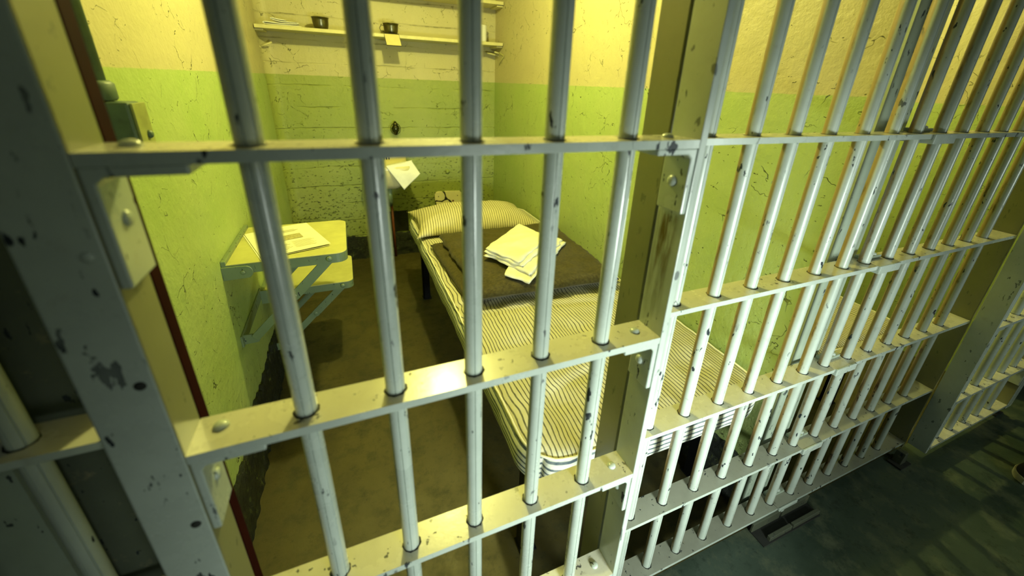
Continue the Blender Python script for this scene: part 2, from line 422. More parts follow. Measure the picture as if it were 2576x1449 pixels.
def add_bar(x, y, z0, z1, parent, mat):
    o = link('bar', bar_mesh(x, y, z0, z1), mat, parent)
    for p in o.data.polygons: p.use_smooth = True
    o.data.set_sharp_from_angle(angle=math.radians(24)) if hasattr(o.data, 'set_sharp_from_angle') else None
    return o
def add_rail(x0, x1, y0, y1, z, parent, bars, yb, t=.0115, mat=None):
    """flat steel rail, top at z, with a dark ring of dirt where each bar passes through"""
    bm = bmesh.new(); box(bm, x0, x1, y0, y1, z-t, z)
    for xb in bars:
        n = 24; off = random.uniform(-.001, .001)
        A = [bm.verts.new((xb + .0128*math.cos(2*math.pi*k/n), yb + .0128*math.sin(2*math.pi*k/n), z+.0006)) for k in range(n)]
        B = [bm.verts.new((xb+off + (.0148+.0008*math.sin(k*1.7))*math.cos(2*math.pi*k/n), yb-.0006 + (.0146+.0008*math.sin(k*2.3))*math.sin(2*math.pi*k/n), z+.0003)) for k in range(n)]
        for k in range(n):
            f = bm.faces.new((A[k], B[k], B[(k+1) % n], A[(k+1) % n])); f.material_index = 1
    for f in bm.faces:
        if f.material_index == 0 and abs(f.calc_center_median().y - y0) < 1e-4: f.material_index = 2
    return link('rail', bm, [mat or M['rail'], M['gap'], M['steel']], parent)
def add_rivet(c, axis, sgn, parent, r=.0085, h=.0055, mat=None):
    return link('rivet', rivet_bm(c, axis, sgn, r, h), mat or M['steel'], parent, smooth=True)
def add_bracket(xs, dirx, z, y0, y1, parent, wlen=.068, hlen=.095, t=.009):
    """angle bracket under a rail; xs = face of the stile, dirx = direction away from it"""
    bm = bmesh.new()
    out = [(xs, z), (xs + dirx*wlen, z), (xs + dirx*wlen, z-t), (xs + dirx*t*1.6, z-t), (xs + dirx*t, z-t*1.6), (xs + dirx*t, z-hlen), (xs, z-hlen)]
    if dirx < 0: out = out[::-1]
    prism(bm, out, 'y', y0, y1)
    return link('bracket', bm, M['steel'], parent, bevel=.002)

DY0, DY1, GY0, GY1 = -.0445, .0125, .0185, .0755
DYB, GYB = -.016, .047
DZ = [.626 - .3195, .626, .9446, 1.2655, 1.585, 1.905]
# the cell door (sliding leaf in front of the fixed grille)
def cell_door(label, x0, sgn, zbot, lowrail):
    """x0: inner face of the plain stile; sgn=-1 door runs to the left of it, +1 to the right"""
    X = lambda d: x0 + sgn*d
    t = thing('cell_door', label, 'prison door', (X(.32), DYB, 0))
    P = dict(parent=t)
    def lo(o): o.location = -t.location; return o
    W_ = .642
    bars = [X(d) for d in ((.0996, .2084, .3143, .4217, .5276) if sgn < 0 else (.1, .207, .314, .421, .528))]
    zs = [lowrail] + DZ
    for z in zs:
        lo(add_rail(min(X(0), X(W_)), max(X(0), X(W_)), DY0, DY1, z, t, bars, DYB))
    for xb in bars: lo(add_bar(xb, DYB, zbot+.01, 2.10, t, M['steel']))
    bm = bmesh.new(); box(bm, min(X(0), X(-.012)), max(X(0), X(-.012)), DY0-.001, DY1, zbot, 2.12)
    lo(link('stile', bm, M['steel_stain'], t, bevel=.0015))
    # wide angle stile: web facing the bars and a broad flange facing the corridor
    bm = bmesh.new(); a, b, c = X(W_), X(W_+.011), X(W_+.057)
    out = [(a, DY0-.001), (c, DY0-.001), (c, DY0+.009), (b, DY0+.009), (b, DY1), (a, DY1)]
    prism(bm, out, 'z', zbot, 2.12)
    for f in bm.faces:
        if abs(f.calc_center_median().x - a) < 1e-4: f.material_index = 1
    lo(link('stile', bm, [M['steel'], M['steel_plain']], t, bevel=.0025))
    bm = bmesh.new(); box(bm, min(X(W_-.0004), X(W_+.009)), max(X(W_-.0004), X(W_+.009)), DY1, DY1+.021, zbot, 2.12)
    lo(link('edge_strip', bm, M['red_edge'], t, label='dark red strip along the back edge of the stile'))
    for z in zs[1:]:
        ba = lo(add_bracket(X(0), sgn, z-.0115, DY0+.001, DY1-.004, t))
        bb = lo(add_bracket(X(W_), -sgn, z-.0115, DY0+.001, DY1-.004, t, wlen=.072, hlen=.108))
        lo(add_rivet((X(.030), DYB+.002, z), 'z', 1, t)); lo(add_rivet((X(W_-.025), DYB+.007, z), 'z', 1, t))
        add_rivet((X(.009), DYB, z-.062), 'x', sgn, ba); add_rivet((X(W_-.009), DYB, z-.062), 'x', -sgn, bb, .0075, .004)
    if sgn < 0:
        for z in (1.045, .845, 1.18): lo(add_rivet((X(W_+.012), DY0-.001, z), 'y', -1, t, .005, .0025, M['gap'] if z < 1.1 else M['steel']))
    return t
cell_door('white painted barred sliding cell door in front, with dark red strip at its left stile', .362, -1, .03, .07)
cell_door('far barred cell door standing at the right edge of the photo, past the fixed grilles', 1.860, 1, .055, .078)

GZ = [.050, .317, .621, .939, 1.2577, 1.5765, 1.895]
def grille(label, x0, x1, bars, plate0, plate1, splice0=False, rails=GZ):
    t = thing('barred_panel', label, 'prison bars', ((x0+x1)/2, GYB, 0))
    def lo(o): o.location = -t.location; return o
    for i, z in enumerate(rails):
        lo(add_rail(x0, x1, GY0, GY1, z, t, [b for b in bars], GYB, t=.0105, mat=M['rail_dusty'] if z < .35 else None))
    for xb in bars: lo(add_bar(xb, GYB, .02, 2.14, t, M['steel_lit_rim_rust']))
    if plate0 is not None:
        bm = bmesh.new(); box(bm, min(plate0), max(plate0), GY0, GY1+.002, .0, 2.15); lo(link('post', bm, M['steel_plain'], t, bevel=.001))
    if plate1 is not None:
        bm = bmesh.new(); box(bm, min(plate1), max(plate1), GY0, GY1+.002, .02, 2.15); lo(link('post', bm, M['steel_plain'], t, bevel=.001))
    if splice0:
        for z in rails:
            bm = bmesh.new(); box(bm, x0+.002, x0+.092, GY0-.004, GY1, z-.021, z-.0105)
            box(bm, x0+.002, x0+.092, GY0-.006, GY0+.0, z-.021, z+.001)
            lo(link('splice_plate', bm, M['steel'], t, bevel=.002))
            bm = bmesh.new(); box(bm, x0+.001, x0+.075, GYB+.004, GY1, z+.0004, z+.009)
            lo(link('splice_plate', bm, M['jamb'], t, bevel=.002))
            lo(add_rivet((x0+.052, GYB+.016, z+.009), 'z', 1, t, .010, .006))
    return t
B0 = [.473 + .1065*k for k in range(13)]
B0[1], B0[2], B0[3] = .5795, .687, .7915
B0[5:] = [1.003, 1.094, 1.196, 1.296, 1.398, 1.499, 1.600, 1.704][:8]
b_first = [b for b in B0 if b < 1.10]; b_second = [b for b in B0 if b > 1.10] 
grille('fixed barred grille from the door post to the riveted joints, bed seen behind it', .374, 1.100, b_first, (.362, .374), None)
grille('fixed barred grille between the riveted joints and the far door', 1.102, 1.850, b_second, None, (1.848, 1.860), splice0=True)
grille('dark blurred barred grille behind the left stile, at the left edge', -1.30, -.346, [-.452, -.559, -.666, -.773, -.88, -.987, -1.094], None, (-.346, -.334))

# track guides under the grilles
def guide(x0, x1, label, full=True):
    t = thing('door_guide', label, 'door track', ((x0+x1)/2, -.01, 0))
    def lo(o): o.location = -t.location; return o
    if full:
        bm = bmesh.new(); mid = (x0+x1)*.5
        box(bm, x0, mid-.006, .012, .020, .0, .040); box(bm, mid+.006, x1, .012, .020, .0, .040); lo(link('back_flange', bm, M['bronze'], t, bevel=.002))
        bm = bmesh.new(); box(bm, x0+.03, mid-.003, -.030, -.018, 0, .020); box(bm, mid+.004, x1, -.030, -.018, 0, .020); lo(link('front_flange', bm, M['bronze'], t, bevel=.002))
        bm = bmesh.new(); box(bm, x0, x1, -.034, .022, 0, .004); lo(link('base_plate', bm, M['gap'], t))
    else:
        bm = bmesh.new(); prism(bm, [(x0, 0), (x1, 0), (x1-.012, .058), (x0+.006, .058)], 'y', -.022, .008); lo(link('leg', bm, M['bronze'], t, bevel=.003))
        bm = bmesh.new(); box(bm, x0-.02, x1+.01, -.035, .012, 0, .006); lo(link('foot', bm, M['gap'], t))
    return t
guide(.985, 1.260, 'worn steel door track guide on the corridor floor under the first riveted joint')
guide(1.760, 1.800, 'small dark steel foot under the corner of the far door', False)
guide(2.520, 2.560, 'small dark steel foot at the far end of the far door, right edge', False)

# ------------------------------------------------------------------ lock box and conduit by the front left corner
t = thing('lock_box', 'dark green lock box with bolted olive side plate, high on the left wall', 'lock box', (XL+.05, .435, 1.22))
def lo(o): o.location = -t.location; return o
bm = bmesh.new(); box(bm, XL, -.404, .415, .462, 1.165, 1.276); lo(link('box_body', bm, M['lockbox'], t, bevel=.004))
bm = bmesh.new(); box(bm, -.404, -.400, .419, .470, 1.160, 1.274); lo(link('side_plate', bm, M['lockplate'], t, bevel=.001))
for z in (1.222, 1.198): lo(link('bolt', rivet_bm((-.400, .450, z), 'x', 1, .007, .006), M['lockbox'], t, smooth=True))
t = thing('conduit_pipe', 'grey green vertical conduit pipe with coupling, above the lock box', 'pipe', (-.455, .437, 1.28))
bm = bmesh.new(); lathe(bm, [(.0185, 1.29), (.0185, 2.14)], (-.449, .437, 0), 24); lo(link('pipe', bm, M['lockbox'], t, smooth=True))
bm = bmesh.new(); lathe(bm, [(.024, 1.2775), (.027, 1.281), (.027, 1.303), (.022, 1.308)], (-.449, .437, 0), 24); lo(link('coupling', bm, M['lockbox'], t, smooth=True))

# ------------------------------------------------------------------ folding table and seat on the left wall
def flap(name, label, cat, y0, y1, z, x1, rc, strut_end, strut_top, bx=.085, body=.036):
    t = thing(name, label, cat, (XL, (y0+y1)/2, z))
    def lo(o): o.location = -t.location; return o
    xa = XL+.012
    bm = bmesh.new(); prism(bm, round_poly([(xa, y0), (x1, y0), (x1, y1), (xa, y1)], [.0, rc, rc, .0]), 'z', z-.004, z)
    lo(link('top_plate', bm, M['table_top'], t, bevel=.0015))
    # downturned rim as a shell following the outline
    bm = bmesh.new(); outl = round_poly([(xa, y0), (x1, y0), (x1, y1), (xa, y1)], [.0, rc, rc, .0]); inn = round_poly([(xa, y0+.004), (x1-.004, y0+.004), (x1-.004, y1-.004), (xa, y1-.004)], [.0, rc-.004, rc-.004, .0])
    n = len(outl)
    for i in range(n-1):
        a, b, c, d = outl[i], outl[i+1], inn[i+1], inn[i]
        vs = [bm.verts.new((p[0], p[1], zz)) for zz in (z-body, z-.004) for p in (a, b, c, d)]
        for q in ((0,1,5,4), (2,3,7,6), (0,3,2,1), (4,5,6,7)): bm.faces.new([vs[k] for k in q])
    bmesh.ops.remove_doubles(bm, verts=bm.verts, dist=1e-5)
    lo(link('rim', bm, M['table_edge'], t))
    for ys, s in ((y0, -1), (y1, 1)):
        ya, yb = sorted((ys + s*.0005, ys + s*.007))
        # rounded hinge lug at the wall
        bm = bmesh.new(); prism(bm, round_poly([(XL, z-.052), (XL+bx, z-.050), (XL+bx, z-.008), (XL, z-.006)], [0, .02, .02, 0]), 'y', ya, yb)
        lo(link('hinge_lug', bm, M['table_edge'], t, bevel=.001))
        lo(link('rivet', rivet_bm((XL+bx-.028, yb if s > 0 else ya, z-.029), 'y', s, .008, .004), M['table_edge'], t, smooth=True))
        lo(link('rivet', rivet_bm((strut_top[0], (ys + s*.0045), z-.018), 'y', s, .010, .005), M['table_edge'], t, smooth=True))
        # folding strut in two leaves with a joint in the middle
        yi0, yi1 = sorted((ys - s*.004, ys - s*.0095))
        A = Vector((strut_top[0], strut_top[1])); B = Vector((strut_end[0], strut_end[1])); dirv = (B-A).normalized(); nn = Vector((-dirv.y, dirv.x)); mid = A.lerp(B, .46); hw = .0165
        for k, (p, q, w_, y_0, y_1) in enumerate(((A, mid + dirv*.012, hw, yi0, yi1), (mid - dirv*.01, B, hw*.88, yi0 - s*.0055, yi1 - s*.0055))):
            bm = bmesh.new(); prism(bm, round_poly([tuple(p+nn*w_), tuple(q+nn*w_), tuple(q-nn*w_), tuple(p-nn*w_)], w_*.55), 'y', y_0, y_1)
            lo(link('strut', bm, M['table_edge'], t, bevel=.0008))
        lo(link('rivet', rivet_bm(((mid.x), yi0 if s < 0 else yi1, mid.y), 'y', s, .009, .003), M['table_edge'], t, smooth=True))
        bm = bmesh.new(); prism(bm, round_poly([(XL, strut_end[1]-.022), (strut_end[0]+.012, strut_end[1]-.020), (strut_end[0]+.012, strut_end[1]+.014), (XL, strut_end[1]+.016)], [0, .01, .01, 0]), 'y', min(ys-s*.016, ys-s*.023), max(ys-s*.016, ys-s*.023))
        lo(link('wall_lug', bm, M['table_edge'], t, bevel=.001))
    # angle iron along the wall
    bm = bmesh.new(); box(bm, XL, XL+.014, y0, y1, z-.03, z+.012); lo(link('wall_angle', bm, M['table_edge'], t, bevel=.002))
    bm = bmesh.new(); box(bm, XL, XL+.006, y0, y1, strut_end[1]-.022, strut_end[1]+.02); lo(link('lower_wall_angle', bm, M['table_edge'], t, bevel=.001))
    return t
flap('folding_table', 'upper cream topped folding table on the left wall with a magazine on it', 'table', .967, 1.345, .752, -.128, .035, (-.462, .458), (-.187, .731))
flap('wall_stool', 'lower cream folding seat behind and below the wall table', 'stool', 1.352, 1.668, .452, -.130, .03, (-.46, .16), (-.176, .432))
# magazine
t = thing('magazine', 'open newspaper sheet with a grey picture lying on the folding table', 'magazine', (-.33, 1.16, .753))
def sheet(bm, q, z, sag=.0, n=12, lift=0):
    P = [Vector((*p, z)) for p in q]; g = []
    for j in range(n+1):
        row = []
        for i in range(n+1):
            u, v = i/n, j/n; p = P[0].lerp(P[1], u).lerp(P[3].lerp(P[2], u), v); p.z += sag*math.sin(math.pi*u) + lift*(u**3)*(1-v) + .0004*noise.noise(p*30)
            row.append(bm.verts.new(p))
        g.append(row)
    for j in range(n):
        for i in range(n): bm.faces.new((g[j][i], g[j][i+1], g[j+1][i+1], g[j+1][i]))
Q = [(-.392, .972), (-.184, 1.043), (-.283, 1.328), (-.489, 1.246)]
bm = bmesh.new(); sheet(bm, Q, .7535, .002); lo(link('page', bm, M['paper'], t))
bm = bmesh.new(); sheet(bm, [(p[0]+.004, p[1]+.004) for p in Q], .7562, .0025, lift=.004); lo(link('page', bm, M['paper'], t))
def inq(u, v):
    P = [Vector(p) for p in Q]; return tuple(P[0].lerp(P[1], u).lerp(P[3].lerp(P[2], u), v))
bm = bmesh.new()
def patch(bm, u0, u1, v0, v1, n=6, z=.7573):
    g = [[None]*(n+1) for _ in range(n+1)]
    for j in range(n+1):
        for i in range(n+1):
            u = u0+(u1-u0)*i/n; v = v0+(v1-v0)*j/n; x, y = inq(u, v)
            g[j][i] = bm.verts.new((x+.004, y+.004, z + .0025*math.sin(math.pi*u) + .004*(u**3)*(1-v)))
    for j in range(n):
        for i in range(n): bm.faces.new((g[j][i], g[j][i+1], g[j+1][i+1], g[j+1][i]))
patch(bm, .25, .74, .43, .61); lo(link('picture', bm, M['print'], t))
bm = bmesh.new()
for k in range(3): patch(bm, .18 + .02*k, .72 + .05*(k % 2), .80 - .035*k, .808 - .035*k, 3)
for k in range(7): patch(bm, .12, .42 + .03*(k % 3), .33 - .035*k, .336 - .035*k, 3); patch(bm, .52, .80 + .03*((k+1) % 3), .33 - .035*k, .336 - .035*k, 3)
lo(link('text', bm, M['print'], t))

# ------------------------------------------------------------------ shelves and what stands on them
def shelf(label, z):
    t = thing('wall_shelf', label, 'shelf', (.25, YB, z))
    def lo(o): o.location = -t.location; return o
    bm = bmesh.new(); box(bm, XL+.005, XR-.006, 2.490, YB, z-.020, z); lo(link('board', bm, M['cream_shelf'], t, bevel=.002))
    for s, x in ((1, XL), (-1, XR)):
        bm = bmesh.new(); box(bm, min(x, x+s*.045), max(x, x+s*.045), 2.515, 2.655, z-.030, z-.0205); lo(link('cleat', bm, M['cream_shelf'], t, bevel=.001))
    return t
shelf('lower cream wall shelf carrying the cups and folded cloth', 1.589)
shelf('upper cream wall shelf, mostly above the top edge of the photo', 1.841)
def cup(label, x, y, z, handle):
    t = thing('metal_cup', label, 'cup', (x, y, z), 'metal cups on the lower shelf')
    bm = bmesh.new(); R_, H_ = .047, .062
    lathe(bm, [(.001, .0005), (R_*.72, .0005), (R_*.82, .006), (R_*.92, .022), (R_*.97, H_*.75), (R_, H_), (R_+.0035, H_+.001), (R_+.003, H_+.003), (R_-.002, H_), (R_*.94, H_*.7), (R_*.8, .008), (.001, .003)], n=40)
    link('bowl', bm, M['cup'], t, smooth=True)
    if handle:
        bm = bmesh.new(); pts = [(-.044, 0, .052)] + [(-.046 - .022*math.sin(a), 0, .034 + .020*math.cos(a)) for a in [math.pi*k/10 for k in range(1, 10)]] + [(-.042, 0, .014)]
        tube(bm, pts, .0024, 8); link('handle', bm, M['cup'], t, smooth=True)
    return t
cup('handleless dark metal cup on the lower shelf beside the folded cloth', -.150, 2.548, 1.589, False)
cup('dark metal mug with wire handle on the lower shelf above the mirror', .260, 2.545, 1.589, True)
# hanging mirror
t = thing('shaving_mirror', 'small square mirror in black frame hanging from the lower shelf edge', 'mirror', (.262, 2.49, 1.575))
def mir(bm, x0, x1, z0, z1, d):
    # tilted plate: top leans on the shelf edge, bottom swings out
    P = lambda x, z, o: (x + (1.585-z)*.12, 2.486 - (1.585-z)*.55 - o, z)
    vs = [bm.verts.new(P(x, z, o)) for o in (0, d) for (x, z) in ((x0, z0), (x1, z0), (x1, z1), (x0, z1))]
    for q in ((0,1,2,3), (4,5,6,7), (0,1,5,4), (1,2,6,5), (2,3,7,6), (3,0,4,7)): bm.faces.new([vs[i] for i in q])
bm = bmesh.new(); mir(bm, .209, .301, 1.519, 1.594, .004); lo(link('frame', bm, M['mirror_frame'], t))
bm = bmesh.new(); mir(bm, .2105, .2995, 1.5235, 1.5885, .0048); lo(link('glass', bm, M['mirror'], t))
bm = bmesh.new(); tube(bm, [(.255, 2.485, 1.592), (.255, 2.486, 1.600), (.255, 2.498, 1.6005)], .002, 8); lo(link('hook', bm, M['mirror_frame'], t))

def soft_quad(name, corners, z0, z1, mat, parent=None, n=34, bulge=.006, wr=.004, edge=.5, seed=0, scale=14):
    """a folded pad of cloth with rounded rim over a free quad outline; returns object"""
    P = [Vector((*c, 0)) for c in corners]; bm = bmesh.new(); top, bot = [], []; zm = (z0+z1)/2; hh = (z1-z0)/2
    for j in range(n+1):
        rt, rb = [], []
        for i in range(n+1):
            u, v = i/n, j/n
            p = P[0].lerp(P[1], u).lerp(P[3].lerp(P[2], u), v)
            e = min(u, 1-u, v, 1-v)*n
            k = min(1.0, e/2.6); k = math.sqrt(max(0, 1-(1-k)**2))
            wob = noise.noise(Vector((p.x*scale, p.y*scale, seed)))*wr + noise.noise(Vector((p.x*scale*3, p.y*scale*3, seed+5)))*wr*.35
            if e < 1:
                d = noise.noise(Vector((p.x*22, p.y*22, seed+9)))*edge*.01
                c = (P[0]+P[1]+P[2]+P[3])/4; p = p + (p-c).normalized()*d
            rt.append(bm.verts.new((p.x, p.y, zm + hh*k + bulge*k*math.sin(math.pi*u)*math.sin(math.pi*v) + wob*k)))
            rb.append(bm.verts.new((p.x, p.y, zm - hh*k)) if e > 0 else rt[-1])
        top.append(rt); bot.append(rb)
    for j in range(n):
        for i in range(n):
            bm.faces.new((top[j][i], top[j][i+1], top[j+1][i+1], top[j+1][i]))
            q = (bot[j][i], bot[j+1][i], bot[j+1][i+1], bot[j][i+1])
            if len(set(q)) == 4 and not all(a in (top[j][i], top[j][i+1], top[j+1][i+1], top[j+1][i]) for a in q): bm.faces.new(q)
    return link(name, bm, mat, parent, smooth=True)
# folded white cloth on the shelf (a limp pad folded over itself)
def fold_strip(name, prof, y0, y1, mat, parent=None, t=.006, ny=10):
    bm = bmesh.new(); g = []
    for j in range(ny+1):
        y = y0 + (y1-y0)*j/ny; g.append([bm.verts.new((x + .002*noise.noise(Vector((x*30, y*30, 3))), y, z + .0015*noise.noise(Vector((x*25, y*25, 7))))) for x, z in prof])
    for j in range(ny):
        for i in range(len(prof)-1): bm.faces.new((g[j][i], g[j][i+1], g[j+1][i+1], g[j+1][i]))
    o = link(name, bm, mat, parent, smooth=True); md = o.modifiers.new('s', 'SOLIDIFY'); md.thickness = t; md.offset = 0
    md = o.modifiers.new('sub', 'SUBSURF'); md.levels = 1; md.render_levels = 2
    return o
zs = 1.589
o = fold_strip('folded_cloth', [(-.250, zs+.004), (-.30, zs+.006), (-.38, zs+.005), (-.448, zs+.006), (-.455, zs+.014), (-.445, zs+.019), (-.40, zs+.015), (-.35, zs+.012), (-.31, zs+.016), (-.275, zs+.017), (-.262, zs+.024), (-.31, zs+.024), (-.36, zs+.022), (-.40, zs+.030), (-.415, zs+.038), (-.405, zs+.041), (-.38, zs+.034), (-.33, zs+.031)], 2.515, 2.60, M['white_cloth'], t=.0055)
tag(o, 'white cloth folded in a loose stack at the left end of the shelf', 'cloth')
t = thing('toilet_roll', 'white paper roll standing at the right end of the lower shelf', 'toilet paper', (.862, 2.575, 1.589))
bm = bmesh.new(); lathe(bm, [(.019, .0005), (.052, .0005), (.0535, .004), (.0535, .102), (.052, .106), (.019, .106), (.019, .0005)], n=40); link('paper', bm, M['white_cloth'], t, smooth=True)
bm = bmesh.new(); lathe(bm, [(.0175, .0), (.0188, .0), (.0188, .1055), (.0175, .1055), (.0175, .0)], n=24); link('core', bm, M['paper'], t, smooth=True)
# pegs under the shelf
def peg(label, a, b, r=.0055):
    t = thing('wall_peg', label, 'coat peg', a, 'pegs under the lower shelf')
    bm = bmesh.new(); tube(bm, [a, b], r, 12); o = link('peg', bm, M['cream_shelf'], t, smooth=True); o.location = -Vector(a)
    bm = bmesh.new(); d = (Vector(b)-Vector(a)).normalized(); tube(bm, [a, Vector(a)+d*.004], r*2.2, 14); o = link('base', bm, M['cream_shelf'], t, smooth=False); o.location = -Vector(a)
peg('cream peg on the left wall under the lower shelf', (XL, 2.608, 1.477), (-.435, 2.602, 1.505))
peg('cream peg on the right wall, nearest the back wall under the shelf', (XR, 2.60, 1.512), (.935, 2.612, 1.527))
peg('short cream peg on the right wall above the bent wire hook', (XR, 2.56, 1.524), (.972, 2.556, 1.532))
bm = bmesh.new(); tube(bm, [(XR, 2.585, 1.530), (XR-.012, 2.56, 1.531), (XR-.006, 2.475, 1.508), (XR-.006, 2.468, 1.502), (XR-.010, 2.52, 1.475), (XR-.006, 2.562, 1.452)], .003, 8)
tag(link('wire_hook', bm, M['table_top'], smooth=True), 'thin bent wire hook on the right wall below the shelf end', 'hook')

# ------------------------------------------------------------------ sink, cloth, tap fitting, vent, wall plate
t = thing('wall_sink', 'small yellowed porcelain sink on the back wall under the tap', 'sink', (.16, YB, .62))
def lo(o): o.location = -t.location; return o
bm = bmesh.new(); nx = 40; x0, x1, y0, y1 = .015, .308, 2.372, 2.625
# basin as stacked rounded outlines, outside then inside
def ring(bm, ax, bx, ay, by, z, r):
    return [bm.verts.new((p[0], p[1], z)) for p in round_poly([(ax, ay), (bx, ay), (bx, by), (ax, by)], r, 7)]
R_ = [ring(bm, x0+.075, x1-.075, y0+.075, y1, .600, .04), ring(bm, x0+.045, x1-.045, y0+.045, y1, .632, .05), ring(bm, x0+.014, x1-.014, y0+.014, y1, .700, .05), ring(bm, x0, x1, y0, y1, .742, .045), ring(bm, x0, x1, y0, y1, .762, .045),
      ring(bm, x0+.006, x1-.006, y0+.006, y1-.004, .767, .042), ring(bm, x0+.022, x1-.022, y0+.022, y1-.02, .764, .035), ring(bm, x0+.045, x1-.045, y0+.045, y1-.035, .700, .035), ring(bm, x0+.09, x1-.09, y0+.09, y1-.07, .668, .03)]
for a, b in zip(R_, R_[1:]):
    for k in range(len(a)): bm.faces.new((a[k], a[(k+1) % len(a)], b[(k+1) % len(b)], b[k]))
bm.faces.new(R_[0][::-1]); bm.faces.new(R_[-1]); lo(link('basin', bm, M['porcelain'], t, smooth=True))
bm = bmesh.new(); box(bm, x0, x1, 2.612, YB, .700, .842); lo(link('splashback', bm, M['porcelain'], t, bevel=.008))
for xx in (.150, .168, .186):
    bm = bmesh.new(); prism(bm, round_poly([(xx-.0045, .778), (xx+.0045, .778), (xx+.0045, .800), (xx-.0045, .800)], .004, 4), 'y', 2.6105, 2.616); lo(link('overflow_slot', bm, M['black'], t))
bm = bmesh.new(); lathe(bm, [(.011, 0), (.011, -.018), (.019, -.022), (.021, -.030), (.012, -.036), (.001, -.037)], (.160, 2.612, .828), 24, 'y'); lo(link('push_tap', bm, M['brass'], t, smooth=True))
bm = bmesh.new(); tube(bm, [(.16, 2.50, .61), (.16, 2.50, .50), (.16, 2.54, .46), (.16, 2.66, .46)], .018, 16); lo(link('drain_trap', bm, M['table_edge'], t, smooth=True))
bm = bmesh.new(); lathe(bm, [(.009, 0), (.009, .45)], (.178, 2.628, 0), 14)
tag(link('drain_pipe', bm, M['rustpipe'], smooth=True), 'thin rust red pipe rising from the floor beside the vent', 'pipe')
# washcloth over the rim corner
bm = bmesh.new(); n = 22; g = []
A_, B_, C_, D_ = Vector((.142, 2.366, .772)), Vector((.322, 2.42, .792)), Vector((.368, 2.385, .712)), Vector((.247, 2.352, .612))
for j in range(n+1):
    row = []
    for i in range(n+1):
        u, v = i/n, j/n; p = A_.lerp(B_, u).lerp(D_.lerp(C_, u), v)
        p.y += -.010*math.sin(math.pi*v)*math.sin(math.pi*u) + .005*noise.noise(p*16)*(v+.2); row.append(bm.verts.new(p))
    g.append(row)
for i in range(n+1):   # fold back over the rim
    pass
back = []
for k, (dy, dz) in enumerate(((.012, .004), (.05, .0), (.09, -.006))):
    back.append([bm.verts.new(g[0][i].co + Vector((.004*k, dy if i < 17 else dy*.4, dz + (.0 if i < 17 else .004)))) for i in range(n+1)])
seq = back[::-1] + g
for a, b in zip(seq, seq[1:]):
    for i in range(n): bm.faces.new((a[i], a[i+1], b[i+1], b[i]))
o = link('washcloth', bm, M['white_cloth'], smooth=True); md = o.modifiers.new('s', 'SOLIDIFY'); md.thickness = .004; md.offset = 0
tag(o, 'white washcloth hung cornerwise over the front of the sink', 'cloth')
# wall fitting with wire loops above the sink
t = thing('wall_fitting', 'dark tarnished metal fitting with wire loops on the back wall above the sink', 'wall fitting', (.250, YB, .99))
bm = bmesh.new(); lathe(bm, [(.001, .948), (.010, .950), (.014, .962), (.021, .978), (.024, .995), (.020, 1.012), (.017, 1.020), (.019, 1.026), (.012, 1.034), (.008, 1.043), (.001, 1.046)], (.250, 2.630, 0), 24); lo(link('body', bm, M['brass'], t, smooth=True))
bm = bmesh.new(); tube(bm, [(.250 + .034*math.cos(a), 2.628, .993 + .040*math.sin(a)) for a in [2*math.pi*k/22 for k in range(22)]], .0022, 8, True); lo(link('wire_loop', bm, M['brass'], t, smooth=True))
bm = bmesh.new(); tube(bm, [(.250 + .026*math.cos(a), 2.628 - .026*math.sin(a)*.9, .992 + .030*math.sin(a)) for a in [2*math.pi*k/22 for k in range(22)]], .0020, 8, True); lo(link('wire_loop', bm, M['brass'], t, smooth=True))
bm = bmesh.new(); lathe(bm, [(.016, 0), (.016, -.006), (.008, -.008), (.008, -.03)], (.250, YB, 1.0), 20, 'y'); lo(link('wall_stem', bm, M['brass'], t, smooth=True))
# vent
t = thing('wall_vent', 'dark diamond mesh vent at the foot of the back wall', 'vent', (.225, YB, .28))
bm = bmesh.new(); box(bm, .140, .298, YB-.006, YB-.002, .198, .364); lo(link('opening', bm, M['black'], t))
bm = bmesh.new()
for k in range(-14, 15):
    for s in (1, -1):
        pts = []
        for q in range(40):
            x = .140 + .158*q/39; z = .281 + s*(x-.219)*1.0 + k*.014
            if .198 < z < .364: pts.append((x, YB-.008, z))
        if len(pts) > 1: tube(bm, [pts[0], pts[-1]], .0012, 5)
lo(link('mesh', bm, M['brass'], t))
# broken ceramic plate and plug
t = thing('broken_wall_plate', 'cracked cream ceramic fixture on the back wall just behind the pillow', 'toilet back', (.62, YB, .45))
def pl(bm, pts, d): prism(bm, pts, 'y', YB-d, YB)
bm = bmesh.new(); pl(bm, [(.515, .430), (.516, .480), (.525, .496), (.545, .503), (.575, .502), (.590, .485), (.598, .462), (.592, .436), (.570, .425), (.540, .428), (.530, .433)], .022); lo(link('ceramic_shard', bm, M['porcelain'], t, bevel=.003))
bm = bmesh.new(); pl(bm, [(.594, .503), (.720, .498), (.742, .480), (.742, .395), (.690, .390), (.655, .405), (.640, .425), (.618, .440), (.606, .458), (.603, .480)], .022); lo(link('ceramic_shard', bm, M['porcelain'], t, bevel=.003))
bm = bmesh.new(); pl(bm, [(.525, .36), (.522, .420), (.545, .418), (.575, .412), (.595, .425), (.620, .428), (.640, .405), (.650, .385), (.69, .37), (.69, .33), (.53, .33)], .03); lo(link('ceramic_shard', bm, M['porcelain'], t, bevel=.003))
bm = bmesh.new(); box(bm, .52, .738, YB-.012, YB, .335, .495); lo(link('cavity', bm, M['black'], t))
for x, z in ((.545, .463), (.700, .462)): lo(link('bolt_hole', rivet_bm((x, YB-.022, z), 'y', -1, .004, .001), M['black'], t))
lo(link('bolt_head', rivet_bm((.662, YB-.022, .420), 'y', -1, .008, .004), M['rustpipe'], t, smooth=True))
